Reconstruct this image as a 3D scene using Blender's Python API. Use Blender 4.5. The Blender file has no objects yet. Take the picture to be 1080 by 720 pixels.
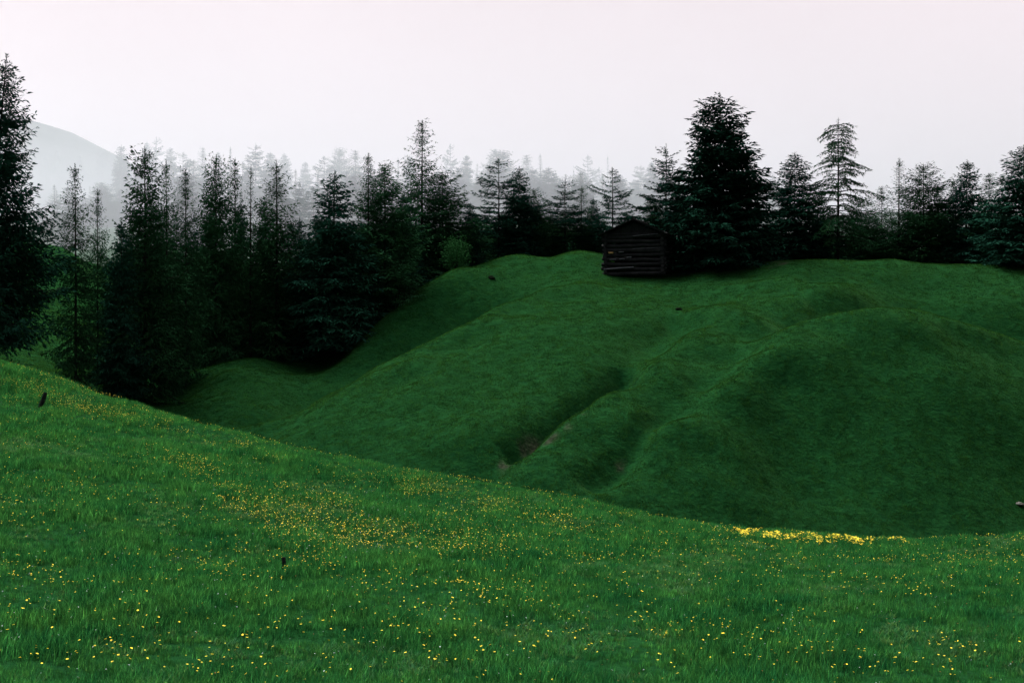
import bpy, math, random
import numpy as np
from mathutils import Matrix, Vector

R = math.radians
sc = bpy.context.scene
col = sc.collection

# ------------------------------------------------------------------ camera
FPX = 1500.0            # focal length in pixels of a 1080 px wide frame
HOR = 340.0             # row of the horizon in that frame
cam_d = bpy.data.cameras.new('camera')
cam = bpy.data.objects.new('camera', cam_d); col.objects.link(cam)
cam.location = (0, 0, 0); cam.rotation_euler = (R(90), 0, 0)
cam_d.sensor_width = 36; cam_d.lens = 50; cam_d.shift_y = -20.0 / 1080
cam_d.clip_start = 0.3; cam_d.clip_end = 9000
sc.camera = cam

# ------------------------------------------------------------------ world: overcast sky, soft sun
SUN_EL, SUN_AZ = 55, -42          # azimuth from +Y (view direction) towards -X
w = bpy.data.worlds.new('World'); sc.world = w; w.use_nodes = True
nt = w.node_tree; nt.nodes.clear()
N = nt.nodes.new; L = nt.links.new
out = N('ShaderNodeOutputWorld'); bg = N('ShaderNodeBackground'); L(bg.outputs[0], out.inputs[0])
sky = N('ShaderNodeTexSky'); sky.sky_type = 'NISHITA'; sky.sun_disc = False
sky.sun_elevation = R(SUN_EL); sky.sun_rotation = R(SUN_AZ); sky.air_density = 1.0; sky.dust_density = 4.0
bg.inputs[1].default_value = 0.10
tc = N('ShaderNodeTexCoord'); sep = N('ShaderNodeSeparateXYZ'); L(tc.outputs['Generated'], sep.inputs[0])
ramp = N('ShaderNodeValToRGB'); L(sep.outputs[2], ramp.inputs[0])
el = ramp.color_ramp.elements
el[0].position = 0.0;  el[0].color = (9.8/32, 8.4/32, 8.8/32, 1)
el[1].position = 1.0;  el[1].color = (22.0/32, 21.6/32, 21.0/32, 1)
e = el.new(0.26); e.color = (9.25/32, 8.1/32, 8.45/32, 1)
sc20 = N('ShaderNodeVectorMath'); sc20.operation = 'SCALE'; sc20.inputs['Scale'].default_value = 32.0
L(ramp.outputs[0], sc20.inputs[0])
nz = N('ShaderNodeTexNoise'); nz.inputs['Scale'].default_value = 2.2; nz.inputs['Detail'].default_value = 4
L(tc.outputs['Generated'], nz.inputs['Vector'])
mr = N('ShaderNodeMapRange'); mr.inputs[1].default_value = 0.3; mr.inputs[2].default_value = 0.7
mr.inputs[3].default_value = 0.95; mr.inputs[4].default_value = 1.05; L(nz.outputs[0], mr.inputs[0])
scn = N('ShaderNodeVectorMath'); scn.operation = 'SCALE'; L(sc20.outputs[0], scn.inputs[0]); 
# the cloud is thinner and brighter ahead of the camera, thicker and darker behind it
mr2 = N('ShaderNodeMapRange'); mr2.inputs[1].default_value = -0.7; mr2.inputs[2].default_value = 0.55
mr2.inputs[3].default_value = 0.18; mr2.inputs[4].default_value = 1.0; L(sep.outputs[1], mr2.inputs[0])
mul = N('ShaderNodeMath'); mul.operation = 'MULTIPLY'; L(mr.outputs[0], mul.inputs[0]); L(mr2.outputs[0], mul.inputs[1])
L(mul.outputs[0], scn.inputs['Scale'])
mx = N('ShaderNodeMix'); mx.data_type = 'RGBA'; mx.inputs[0].default_value = 0.97      # the cloud layer over the blue sky
L(sky.outputs[0], mx.inputs[6]); 
# the bright patch of thin cloud round the hidden sun
sund = (math.sin(R(SUN_AZ)) * math.cos(R(SUN_EL)), math.cos(R(SUN_AZ)) * math.cos(R(SUN_EL)), math.sin(R(SUN_EL)))
dt = N('ShaderNodeVectorMath'); dt.operation = 'DOT_PRODUCT'; L(tc.outputs['Generated'], dt.inputs[0]); dt.inputs[1].default_value = sund
mxx = N('ShaderNodeMath'); mxx.operation = 'MAXIMUM'; mxx.inputs[1].default_value = 0.0; L(dt.outputs['Value'], mxx.inputs[0])
pw = N('ShaderNodeMath'); pw.operation = 'POWER'; pw.inputs[1].default_value = 30.0; L(mxx.outputs[0], pw.inputs[0])
au = N('ShaderNodeVectorMath'); au.operation = 'SCALE'; au.inputs[0].default_value = (430, 418, 392); L(pw.outputs[0], au.inputs['Scale'])
ad = N('ShaderNodeVectorMath'); ad.operation = 'ADD'; L(scn.outputs[0], ad.inputs[0]); L(au.outputs[0], ad.inputs[1]); L(ad.outputs[0], mx.inputs[7]); L(mx.outputs[2], bg.inputs[0])

sd = bpy.data.lights.new('sun', 'SUN'); sd.energy = 1.5; sd.angle = R(16); sd.color = (1, 0.96, 0.9)
so = bpy.data.objects.new('sun', sd); col.objects.link(so)
dirn = Vector((math.sin(R(SUN_AZ)) * math.cos(R(SUN_EL)), math.cos(R(SUN_AZ)) * math.cos(R(SUN_EL)), math.sin(R(SUN_EL))))
so.rotation_euler = dirn.to_track_quat('Z', 'Y').to_euler(); so.location = dirn * 200

vs = sc.view_settings
vs.view_transform = 'Standard'; vs.look = 'None'; vs.gamma = 1; vs.exposure = 0.0; vs.use_curve_mapping = False
sc.cycles.max_bounces = 6; sc.cycles.diffuse_bounces = 3; sc.cycles.volume_bounces = 2
sc.cycles.use_denoising = True

# ------------------------------------------------------------------ helpers
def px(u, v, Y):
    """the point of the world that shows at pixel (u, v) at distance Y"""
    return np.array([(u - 540) / FPX * Y, Y, (HOR - v) / FPX * Y])

def tag(o, label=None, cat=None, group=None, kind=None):
    if label: o['label'] = label
    if cat: o['category'] = cat
    if group: o['group'] = group
    if kind: o['kind'] = kind
    return o

def mat(name, base, rough=0.8, spec=0.2, var=None, scale=1.0, rnd=0.0, bump=0.0, bscale=20.0):
    """procedural material: base colour, broad world-space variation, per-object variation"""
    m = bpy.data.materials.new(name); m.use_nodes = True
    t = m.node_tree; n = t.nodes; b = n['Principled BSDF']
    b.inputs['Roughness'].default_value = rough; b.inputs['Specular IOR Level'].default_value = spec
    g = n.new('ShaderNodeNewGeometry')
    c1 = n.new('ShaderNodeRGB'); c1.outputs[0].default_value = (*base, 1)
    last = c1.outputs[0]
    if var:
        tx = n.new('ShaderNodeTexNoise'); tx.inputs['Scale'].default_value = scale; tx.inputs['Detail'].default_value = 5
        tx.inputs['Roughness'].default_value = 0.65
        t.links.new(g.outputs['Position'], tx.inputs['Vector'])
        r_ = n.new('ShaderNodeMapRange'); r_.inputs[1].default_value = 0.35; r_.inputs[2].default_value = 0.65
        t.links.new(tx.outputs[0], r_.inputs[0])
        x = n.new('ShaderNodeMix'); x.data_type = 'RGBA'; x.inputs[7].default_value = (*var, 1)
        t.links.new(r_.outputs[0], x.inputs[0]); t.links.new(last, x.inputs[6]); last = x.outputs[2]
    if rnd:
        oi = n.new('ShaderNodeObjectInfo'); r2 = n.new('ShaderNodeMapRange')
        r2.inputs[3].default_value = 1 - rnd; r2.inputs[4].default_value = 1 + rnd
        t.links.new(oi.outputs['Random'], r2.inputs[0])
        vm = n.new('ShaderNodeVectorMath'); vm.operation = 'SCALE'
        t.links.new(last, vm.inputs[0]); t.links.new(r2.outputs[0], vm.inputs['Scale']); last = vm.outputs[0]
    t.links.new(last, b.inputs['Base Color'])
    if bump:
        tb = n.new('ShaderNodeTexNoise'); tb.inputs['Scale'].default_value = bscale; tb.inputs['Detail'].default_value = 6
        t.links.new(g.outputs['Position'], tb.inputs['Vector'])
        bp = n.new('ShaderNodeBump'); bp.inputs['Strength'].default_value = bump; bp.inputs['Distance'].default_value = 0.1
        t.links.new(tb.outputs[0], bp.inputs['Height']); t.links.new(bp.outputs[0], b.inputs['Normal'])
    return m

def mesh_np(name, V, F, mats, mi=None, smooth=False, normals=None):
    """mesh from numpy arrays; F is (n,4) or a list of such / (n,3) arrays"""
    me = bpy.data.meshes.new(name)
    Fs = F if isinstance(F, list) else [F]
    loops = np.concatenate([f.ravel() for f in Fs]).astype(np.int32)
    sizes = np.concatenate([np.full(len(f), f.shape[1], np.int32) for f in Fs])
    me.vertices.add(len(V)); me.vertices.foreach_set('co', np.asarray(V, np.float32).ravel())
    me.loops.add(len(loops)); me.loops.foreach_set('vertex_index', loops)
    me.polygons.add(len(sizes))
    me.polygons.foreach_set('loop_start', np.concatenate([[0], np.cumsum(sizes)[:-1]]).astype(np.int32))
    if mi is not None: me.polygons.foreach_set('material_index', mi.astype(np.int32))
    me.polygons.foreach_set('use_smooth', np.full(len(sizes), bool(smooth)))
    for m in (mats if isinstance(mats, (list, tuple)) else [mats]): me.materials.append(m)
    me.update(calc_edges=True)
    if normals is not None: me.normals_split_custom_set_from_vertices(normals.tolist())
    return me

def link(name, me, parent=None):
    o = bpy.data.objects.new(name, me); col.objects.link(o)
    if parent is not None: o.parent = parent
    return o

def empty(name, loc, rz=0):
    o = bpy.data.objects.new(name, None); col.objects.link(o); o.location = loc; o.rotation_euler = (0, 0, rz)
    o.empty_display_size = 0.3
    return o

def tube(pts, rad, sides=6, cap=True):
    pts = np.asarray(pts, float); n = len(pts); rad = np.broadcast_to(rad, (n,))
    tan = np.gradient(pts, axis=0); tan /= np.linalg.norm(tan, axis=1)[:, None] + 1e-9
    ref = np.array([0, 0, 1.]) if abs(tan[0][2]) < 0.8 else np.array([1., 0, 0])
    a = np.cross(tan, ref); a /= np.linalg.norm(a, axis=1)[:, None] + 1e-9
    b = np.cross(tan, a)
    th = np.linspace(0, 2 * math.pi, sides, endpoint=False)
    V = pts[:, None] + rad[:, None, None] * (a[:, None] * np.cos(th)[None, :, None] + b[:, None] * np.sin(th)[None, :, None])
    i = np.arange(n - 1)[:, None] * sides; j = np.arange(sides)[None]; k = (j + 1) % sides
    F = np.stack([i + j, i + k, i + sides + k, i + sides + j], -1).reshape(-1, 4)
    V = V.reshape(-1, 3)
    return V, F

class Bag:
    def __init__(s): s.V = []; s.F4 = []; s.F3 = []; s.n = 0; s.m4 = []; s.m3 = []
    def add(s, V, F, m=0):
        F = np.asarray(F) + s.n; s.V.append(np.asarray(V, float)); s.n += len(V)
        if F.shape[1] == 4: s.F4.append(F); s.m4.append(np.full(len(F), m))
        else: s.F3.append(F); s.m3.append(np.full(len(F), m))
    def tube(s, pts, rad, sides=6, m=0):
        V, F = tube(pts, rad, sides); s.add(V, F, m)
        for base in (0, len(V) - sides):
            c = V[base:base + sides].mean(0); k = s.n
            s.add(np.vstack([V[base:base + sides], c]), [[i, (i + 1) % sides, sides] for i in range(sides)], m)
    def box(s, c, size, rot=0.0, m=0, jit=0):
        hx, hy, hz = np.array(size) / 2
        v = np.array([[x, y, z] for x in (-hx, hx) for y in (-hy, hy) for z in (-hz, hz)])
        if jit: v += np.random.default_rng(s.n).uniform(-jit, jit, v.shape)
        c_, s_ = math.cos(rot), math.sin(rot)
        v = v @ np.array([[c_, s_, 0], [-s_, c_, 0], [0, 0, 1]]) + np.array(c)
        s.add(v, [[0, 1, 3, 2], [4, 6, 7, 5], [0, 4, 5, 1], [2, 3, 7, 6], [0, 2, 6, 4], [1, 5, 7, 3]], m)
    def mesh(s, name, mats, smooth=False, normals=None):
        V = np.concatenate(s.V); F = []; mi = []
        if s.F4: F.append(np.concatenate(s.F4)); mi.append(np.concatenate(s.m4))
        if s.F3: F.append(np.concatenate(s.F3)); mi.append(np.concatenate(s.m3))
        return mesh_np(name, V, F, mats, np.concatenate(mi), smooth, normals)

def sstep(a, b, x): 
    t = np.clip((x - a) / (b - a), 0, 1); return t * t * (3 - 2 * t)

def vnoise(x, y, seed=0):
    """smooth value noise"""
    xi = np.floor(x).astype(np.int64); yi = np.floor(y).astype(np.int64); fx = x - xi; fy = y - yi
    def h(a, b):
        n = (a * 374761393 + b * 668265263 + seed * 974711) & 0x7fffffff
        n = ((n ^ (n >> 13)) * 1274126177) & 0x7fffffff
        return ((n ^ (n >> 16)) & 0xffff) / 65535.0 * 2 - 1
    fx = fx * fx * (3 - 2 * fx); fy = fy * fy * (3 - 2 * fy)
    return (h(xi, yi) * (1 - fx) + h(xi + 1, yi) * fx) * (1 - fy) + (h(xi, yi + 1) * (1 - fx) + h(xi + 1, yi + 1) * fx) * fy

# ------------------------------------------------------------------ terrain
FORE = [  # ridge of the near meadow: u, v, Y
 (-120,350,68),(0,385,62),(60,402,60),(120,420,58),(180,440,56),(240,456,54.5),(300,470,53),(360,485,52),(420,497,51),(480,506,50),(540,515,49.5),
 (600,527,49),(650,540,48),(700,549,47),(760,557,46.5),(820,565,46),(880,571,46),(960,573,46.5),(1020,572,47.5),(1080,568,49),(1200,555,52)]
CP = list(FORE)
CP += [  # near meadow
 (-60,720,17),(0,720,18),(150,720,18.5),(300,720,19),(450,720,19.5),(600,720,20),(750,720,20.5),(900,720,21),(1080,720,21),(1180,720,21),
 (0,650,22.5),(0,600,27),(0,550,32),(0,500,38.5),(0,450,47),(0,415,55),
 (150,650,23.5),(150,600,28.5),(150,550,34),(150,500,41.5),(150,460,50),
 (300,660,23.5),(300,610,29),(300,560,36),(300,510,44.5),(450,650,25),(450,600,31),(450,550,39),(450,520,46),
 (600,650,26),(600,600,32.5),(600,560,40),(750,650,26.5),(750,610,32),(750,580,39),(900,650,27),(900,610,33),(900,588,39.5),
 (1080,650,27),(1080,610,33.5),(1080,585,41)]
def back_off(c):
    # the lower parts of the hill stand further back, which makes its faces steep
    u, v, Y = c
    if Y > 56.9 and not (c in FORE): Y = Y + 12 * min(1, max(0, (v - 335) / 225)) * min(1, max(0, (u - 150) / 150))
    return (u, v, Y)
PT = [  # hidden ground, x, y, z: under the camera and the valley floor behind the meadow's ridge
 (0,0,-1.7),(-6,6,-2.0),(6,6,-2.9),(0,10,-3.2),(-14,-10,0.5),(14,-10,-2),(0,-30,2),(-40,20,2.5),(40,20,-6.5),(-50,-30,6),(50,-30,-4),
 (-24,72,-5.6),(-17,73,-7.4),(-10,70,-9.3),(-3,65,-10.4),(4,62,-11.4),(11,60,-12.0),(18,60,-12.4),(25,61,-12.2),(34,63,-11.5),(46,66,-10)]
CP += [
 # left valley head and the pasture behind the left-hand trees
 (0,392,84),(60,400,88),(0,330,105),(60,330,108),(0,262,130),(70,262,132),(-120,370,84),(-120,250,128),
 (130,412,92),(180,428,92),(130,350,118),(200,360,116),(260,350,118),(150,330,134),(260,320,134),
 # hump A on the left and its slope
 (190,445,84),(215,420,88),(235,395,92),(255,384,95),(275,379,97),(295,383,98),(310,391,97),
 (240,420,86),(300,410,88),(260,450,79),(340,400,92),(380,380,95),(350,385,98),
 # back skyline
 (340,365,104),(370,345,107),(400,325,109),(440,305,111),(470,293,113),(500,283,114),(520,276,114.5),(550,268,115),(580,272,116),(610,267,115),(635,271,114),
 (420,345,101),(460,325,104),(500,308,106),(540,290,109),(590,285,110),
 # crest B, broad face
 (290,462,74),(320,442,76.5),(350,421,80),(385,400,83.5),(420,381,87),(460,360,90.5),(500,341,94),(540,322,98),(575,308,101),(610,298,104),
 (375,462,70),(420,420,77),(470,400,80),(520,380,84),(560,350,90),(600,340,92.5),(640,320,98),(440,470,67.5),(500,440,71.5),(560,410,77),(610,380,82),(650,350,90),
 (480,490,64),(540,470,66.5),(700,320,98.5),(670,300,104),(640,292,107),(700,292,107),
 # gully 1
 (745,322,98),(715,350,91.5),(690,377,85.5),(660,403,80),(620,432,74),(585,458,69.5),(550,482,65.5),(520,500,62.5),
 # crest C
 (860,302,100),(820,312,97.5),(785,326,94),(755,345,89),(720,372,82.5),(690,397,77),(655,428,71.5),(620,460,66.5),(590,490,62),(570,508,59.5),
 (830,322,93),(800,338,89),(760,368,83),(720,405,76),(680,440,70),(640,480,64.5),
 # gully 2
 (845,340,90.5),(800,362,85.5),(770,388,80.5),(735,420,75),(700,455,69.5),(668,490,64),(630,520,59.5),
 # mound D
 (905,335,86.5),(940,333,87),(990,340,87),(1040,355,86),(1080,370,85),(1160,392,83),
 (860,345,84.5),(830,358,82),(795,385,77.5),(765,415,73),(730,450,68),(700,485,63.5),(680,520,59),
 (900,380,79),(900,440,71.5),(900,500,64.5),(900,555,58),(820,440,71),(820,500,64),(820,550,57.5),(750,500,62),(750,545,57),
 (1000,400,77),(1000,460,70),(1000,520,63),(1000,560,58.5),(1080,430,75),(1080,500,67),(1080,555,60),(1180,450,74),(1180,540,63),
 # behind mound D, upper pasture
 (850,356,88.5),(875,350,90),(905,345,91.5),(940,343,92),(990,350,92),(1040,364,91.5),(1080,379,90.5),
 (350,432,84.5),(385,411,87.5),(420,391,91.5),(460,370,95),(500,351,98.5),(540,332,102.5),
 (870,318,94),(940,318,97.5),(1010,322,98),(1080,335,97),(800,300,100),(880,296,101),(960,300,101.5),(1040,305,101),(1120,320,99),
 (720,300,103.5),(730,293,105.5),(780,283,106),(820,277,106.5),(870,279,107),(910,279,107.5),(935,274,106),(960,275,106),(1000,280,106),(1040,284,105.5),(1080,288,105),(1180,300,103)]
PT += [  # behind the skyline
 (-22,118,-4.5),(-14,122,-0.5),(-6,126,2.6),(2,127,3.9),(10,123,3.0),(18,120,2.6),(26,122,2.8),(36,122,2.5),(48,120,1.8),
 (0,145,4),(20,145,4),(40,145,3.5),(-20,145,0),(-40,150,5)]
CP = [back_off(c) for c in CP]
def line(pts):
    return np.array([px(*back_off(p))[:2] for p in pts])
LINES = [  # polyline, height, half width
 (line([(715,350,91.5),(690,377,85.5),(660,403,80),(620,432,74),(585,458,69.5),(550,482,65.5),(520,500,62.5)]), -1.4, 2.0),
 (line([(660,403,80),(620,432,74),(585,458,69.5),(550,482,65.5)]), -1.0, 0.75),
 (line([(735,420,75),(700,455,69.5),(668,490,64),(630,520,59.5)]), 0.35, 2.6),
 (line([(690,467,68),(668,490,64),(630,520,59.5)]), -0.7, 0.8),
 (line([(820,312,97.5),(785,326,94),(755,345,89),(720,372,82.5),(690,397,77),(655,428,71.5),(620,460,66.5),(590,490,62)]), 1.0, 4.2),
 (line([(1080,370,85),(1040,355,86),(990,340,87),(940,333,87),(905,335,86.5),(860,345,84.5),(830,358,82),(795,385,77.5),(765,415,73),(730,450,68)]), 1.6, 3.6),
 (line([(1080,350,93),(1000,322,94.5),(940,320,94.5),(880,326,92),(845,335,90)]), -1.0, 2.6),
 (line([(320,442,76.5),(350,421,80),(385,400,83.5),(420,381,87),(460,360,90.5),(500,341,94),(540,322,98),(575,308,101)]), 1.5, 3.0),
 (line([(300,452,80),(350,405,88),(400,375,92.5),(450,350,96.5),(500,322,102)]), -1.1, 2.6),
 (line([(380,365,99),(440,332,104.5),(490,305,109)]), 0.8, 2.2),
 (line([(240,385,96),(275,379,98),(300,384,98)]), 0.6, 2.6),
 (line([(862,322,94),(840,318,95.5),(820,330,93)]), -0.4, 2.0),
 (line([(880,306,98),(850,302,98.5),(825,308,97)]), 0.35, 1.8),
 (line([(548,268,114.5),(556,270,113)]), 0.4, 2.4), (line([(608,267,114.5),(612,272,112)]), 0.4, 2.4), (line([(578,272,115),(575,285,110)]), -0.35, 1.8), (line([(935,274,105.5),(940,277,103)]), 0.35, 1.8)]
def carve(x, y):
    z = np.zeros(len(x))
    for q, hh, wd in LINES:
        bb = (x > q[:, 0].min() - 4 * wd) & (x < q[:, 0].max() + 4 * wd) & (y > q[:, 1].min() - 4 * wd) & (y < q[:, 1].max() + 4 * wd)
        ii = np.nonzero(bb)[0]
        if not len(ii): continue
        p = np.stack([x[ii], y[ii]], -1) + 0.35 * wd * np.stack([vnoise(x[ii] / 3, y[ii] / 3, 11), vnoise(x[ii] / 3, y[ii] / 3, 12)], -1); best = np.full(len(ii), 1e9); 
        for a, b_ in zip(q[:-1], q[1:]):
            ab = b_ - a; t_ = np.clip(((p - a) @ ab) / (ab @ ab), 0, 1); best = np.minimum(best, ((p - a - t_[:, None] * ab) ** 2).sum(-1))
        z[ii] += hh * np.exp(-best / wd ** 2)
    return z
P = np.array([px(*c) for c in CP] + [np.array(p, float) for p in PT])
P[:, 2] -= 0.8 * carve(P[:, 0], P[:, 1])
S = 10.0
def tps_k(d2): return 0.5 * d2 * np.log(d2 + 1e-12)
XY = P[:, :2] / S; n = len(XY)
D2 = ((XY[:, None] - XY[None]) ** 2).sum(-1)
A = np.zeros((n + 3, n + 3)); A[:n, :n] = tps_k(D2) + np.eye(n) * 0.004; A[:n, n] = 1; A[:n, n + 1:] = XY; A[n, :n] = 1; A[n + 1:, :n] = XY.T
Wt = np.linalg.solve(A, np.concatenate([P[:, 2], [0, 0, 0]]))
MX = [-1500,-444,-324,-303,-279,-246,-228,-205,-170,-120,0]
MZ = [400,166,131,124,117,101,90,73,56,38,0]
def H(x, y):
    x = np.atleast_1d(np.asarray(x, float)); y = np.atleast_1d(np.asarray(y, float)); shp = x.shape; x = x.ravel(); y = y.ravel()
    z = np.zeros(len(x))
    near = (np.abs(x) < 140) & (y < 175) & (y > -60)
    idx = np.nonzero(near)[0]
    for k in range(0, len(idx), 40000):
        ii = idx[k:k + 40000]; q = np.stack([x[ii], y[ii]], -1) / S
        d = ((q[:, None] - XY[None]) ** 2).sum(-1)
        z[ii] = tps_k(d) @ Wt[:n] + Wt[n] + q @ Wt[n + 1:]
    zf = 3.5 + 27 * sstep(150, 450, y) + 8 * sstep(450, 650, y) + 3 * vnoise(x / 60, y / 60, 5) * sstep(150, 250, y)
    zf += np.maximum(0, np.interp(x / np.maximum(y, 1) * 900, MX, MZ) - 38) * np.exp(-((y - 900) / 190) ** 2) + sstep(-60, -140, x) * sstep(200, 100, y) * 8
    wn = sstep(172, 145, y) * sstep(-58, -30, y) * sstep(95, 60, np.abs(x) - 0.15 * np.clip(y, 0, 200))
    z = np.where(near, z * wn, 0) + zf * (1 - wn)
    # small hummocks and cattle-trodden unevenness of the pasture
    hill = sstep(52, 64, y) * sstep(400, 200, y)
    z += hill * (0.10 * vnoise(x / 7, y / 8, 1) + 0.03 * vnoise(x / 2.2, y / 2.4, 2) + 0.012 * vnoise(x / 0.8, y / 0.8, 3)) + carve(x, y)
    fold = sstep(70, 90, y) * sstep(125, 108, y) * sstep(-24, -12, x)
    a_ = x * 0.80 - y * 0.60; b_ = x * 0.60 + y * 0.80
    z += fold * (0.30 * vnoise(a_ / 4.5, b_ / 13, 71) + 0.12 * vnoise(a_ / 2.4, b_ / 8, 72))
    z += hill * sstep(112, 100, y) * 0.15 * vnoise(a_ / 4.0, b_ / 11, 73)
    z += (1 - hill) * sstep(10, 16, y) * (0.07 * vnoise(x / 3, y / 3, 4) + 0.04 * vnoise(x / 1.1, y / 1.1, 6))
    # eroded channels along the gullies
    return z.reshape(shp)
def Hn(x, y, e=0.25):
    dx = (H(x + e, y) - H(x - e, y)) / (2 * e); dy = (H(x, y + e) - H(x, y - e)) / (2 * e)
    nn = np.stack([-dx, -dy, np.ones_like(dx)], -1); return nn / np.linalg.norm(nn, axis=-1)[:, None]

BARE = [(566,474,0.6,.85),(580,462,.45,.75),(552,483,.4,.7),(537,491,.5,.8),(598,449,.35,.6),(614,437,.3,.55),(655,494,.4,.6),(190,588,0.5,.42),(822,277,1.3,.5)]
def on_ground(u, v, y0=16, y1=135):
    """first point of the ground seen at pixel (u, v)"""
    ys = np.linspace(y0, y1, 1200); xs = (u - 540) / FPX * ys; zz = H(xs, ys)
    ray = (HOR - v) / FPX * ys; hit = np.nonzero(zz >= ray)[0]
    k = hit[0] if len(hit) else len(ys) - 1
    return np.array([xs[k], ys[k], zz[k]])
BP = [(on_ground(u, v), a, b) for u, v, a, b in BARE]
def bare(x, y):
    m = np.zeros(np.shape(x))
    for p, a, b in BP:
        m = np.maximum(m, np.exp(-(((x - p[0]) / a) ** 2 + ((y - p[1]) / (a * 1.4)) ** 2)) * b)
    return np.clip((m + 0.35 * vnoise(x * 1.7, y * 1.7, 9) * (m > 0.08) - 0.25) * 2.2, 0, 1)

ang = np.concatenate([np.linspace(-180, -30, 60, endpoint=False), np.linspace(-30, 30, 900, endpoint=False), np.linspace(30, 180, 60)])
rr = np.concatenate([np.linspace(0.01, 15, 12, endpoint=False), np.exp(np.linspace(math.log(15), math.log(45), 130, endpoint=False)),
                     np.linspace(45, 135, 420, endpoint=False), np.exp(np.linspace(math.log(135), math.log(7000), 160))])
AA, RR = np.meshgrid(R(1) * ang, rr)
X = RR * np.sin(AA); Y = RR * np.cos(AA); Z = H(X, Y)
nr, na = X.shape
i = np.arange(nr - 1)[:, None] * na; j = np.arange(na - 1)[None]
F = np.stack([i + j, i + j + 1, i + na + j + 1, i + na + j], -1).reshape(-1, 4)
Vt = np.stack([X, Y, Z], -1).reshape(-1, 3)

GR = (0.0056, 0.035, 0.0096); GR2 = (0.0034, 0.024, 0.0078)
mg = mat('pasture_ground', GR, 0.95, 0.0, var=GR2, scale=2.2, bump=1.0, bscale=4)
t = mg.node_tree; b = t.nodes['Principled BSDF']
at = t.nodes.new('ShaderNodeAttribute'); at.attribute_name = 'bare'
src = b.inputs['Base Color'].links[0].from_socket
nz2 = t.nodes.new('ShaderNodeTexNoise'); nz2.inputs['Scale'].default_value = 6; gg = t.nodes.new('ShaderNodeNewGeometry'); t.links.new(gg.outputs['Position'], nz2.inputs[0])
rp = t.nodes.new('ShaderNodeValToRGB'); t.links.new(nz2.outputs[0], rp.inputs[0])
rp.color_ramp.elements[0].position = 0.4; rp.color_ramp.elements[0].color = (0.008, 0.012, 0.007, 1)
rp.color_ramp.elements[1].position = 0.72; rp.color_ramp.elements[1].color = (0.034, 0.036, 0.027, 1)
x_ = t.nodes.new('ShaderNodeMix'); x_.data_type = 'RGBA'
t.links.new(at.outputs['Fac'], x_.inputs[0]); t.links.new(src, x_.inputs[6]); t.links.new(rp.outputs[0], x_.inputs[7]); t.links.new(x_.outputs[2], b.inputs['Base Color'])

# scree and dwarf pine on the mountain far behind
g5 = t.nodes.new('ShaderNodeNewGeometry'); s5 = t.nodes.new('ShaderNodeSeparateXYZ'); t.links.new(g5.outputs['Position'], s5.inputs[0])
m5 = t.nodes.new('ShaderNodeMapRange'); m5.inputs[1].default_value = 430; m5.inputs[2].default_value = 600; t.links.new(s5.outputs[1], m5.inputs[0])
n5 = t.nodes.new('ShaderNodeTexNoise'); n5.inputs['Scale'].default_value = 0.02; n5.inputs['Detail'].default_value = 8; t.links.new(g5.outputs['Position'], n5.inputs[0])
r5 = t.nodes.new('ShaderNodeValToRGB'); t.links.new(n5.outputs[0], r5.inputs[0])
r5.color_ramp.elements[0].position = 0.42; r5.color_ramp.elements[0].color = (0.006, 0.010, 0.011, 1); r5.color_ramp.elements[1].position = 0.6; r5.color_ramp.elements[1].color = (0.035, 0.038, 0.042, 1)
x5 = t.nodes.new('ShaderNodeMix'); x5.data_type = 'RGBA'; t.links.new(m5.outputs[0], x5.inputs[0]); t.links.new(x_.outputs[2], x5.inputs[6]); t.links.new(r5.outputs[0], x5.inputs[7]); t.links.new(x5.outputs[2], b.inputs['Base Color'])
me = mesh_np('ground', Vt, F, mg, smooth=True)
b.inputs['Sheen Weight'].default_value = 0.12; b.inputs['Sheen Roughness'].default_value = 0.35; b.inputs['Sheen Tint'].default_value = (0.22, 0.42, 0.12, 1)
a_ = me.attributes.new('bare', 'FLOAT', 'POINT'); a_.data.foreach_set('value', bare(Vt[:, 0], Vt[:, 1]).astype(np.float32))
ground = link('ground', me); tag(ground, 'green pasture ground with rounded hummocks and gullies', 'ground', kind='structure')
#@@REST
# ------------------------------------------------------------------ materials of the plants and of the barn
M_needle = mat('spruce_needles', (0.006, 0.027, 0.020), 0.9, 0.0, var=(0.010, 0.042, 0.026), scale=0.8, rnd=0.25)
M_larch = mat('larch_needles', (0.010, 0.040, 0.020), 0.9, 0.0, var=(0.018, 0.062, 0.024), scale=0.8, rnd=0.25)
M_bark = mat('bark', (0.010, 0.010, 0.010), 0.9, 0.0, var=(0.020, 0.019, 0.018), scale=3)
M_bush = mat('fresh_leaves', (0.025, 0.10, 0.035), 0.9, 0.0, var=(0.035, 0.13, 0.04), scale=3)
M_grass = mat('grass_blades', (0.0075, 0.076, 0.026), 0.9, 0.0, var=(0.020, 0.122, 0.031), scale=0.7, rnd=0.5)
M_past = mat('pasture_blades', (0.0036, 0.024, 0.0084), 0.9, 0.0, var=(0.0125, 0.062, 0.0125), scale=2.6, rnd=0.55)
def toned(m):
    t = m.node_tree; b = t.nodes['Principled BSDF']; a = t.nodes.new('ShaderNodeAttribute'); a.attribute_name = 'tone'
    v = t.nodes.new('ShaderNodeVectorMath'); v.operation = 'SCALE'; t.links.new(b.inputs['Base Color'].links[0].from_socket, v.inputs[0]); t.links.new(a.outputs['Fac'], v.inputs['Scale'])
    t.links.new(v.outputs[0], b.inputs['Base Color'])
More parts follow.
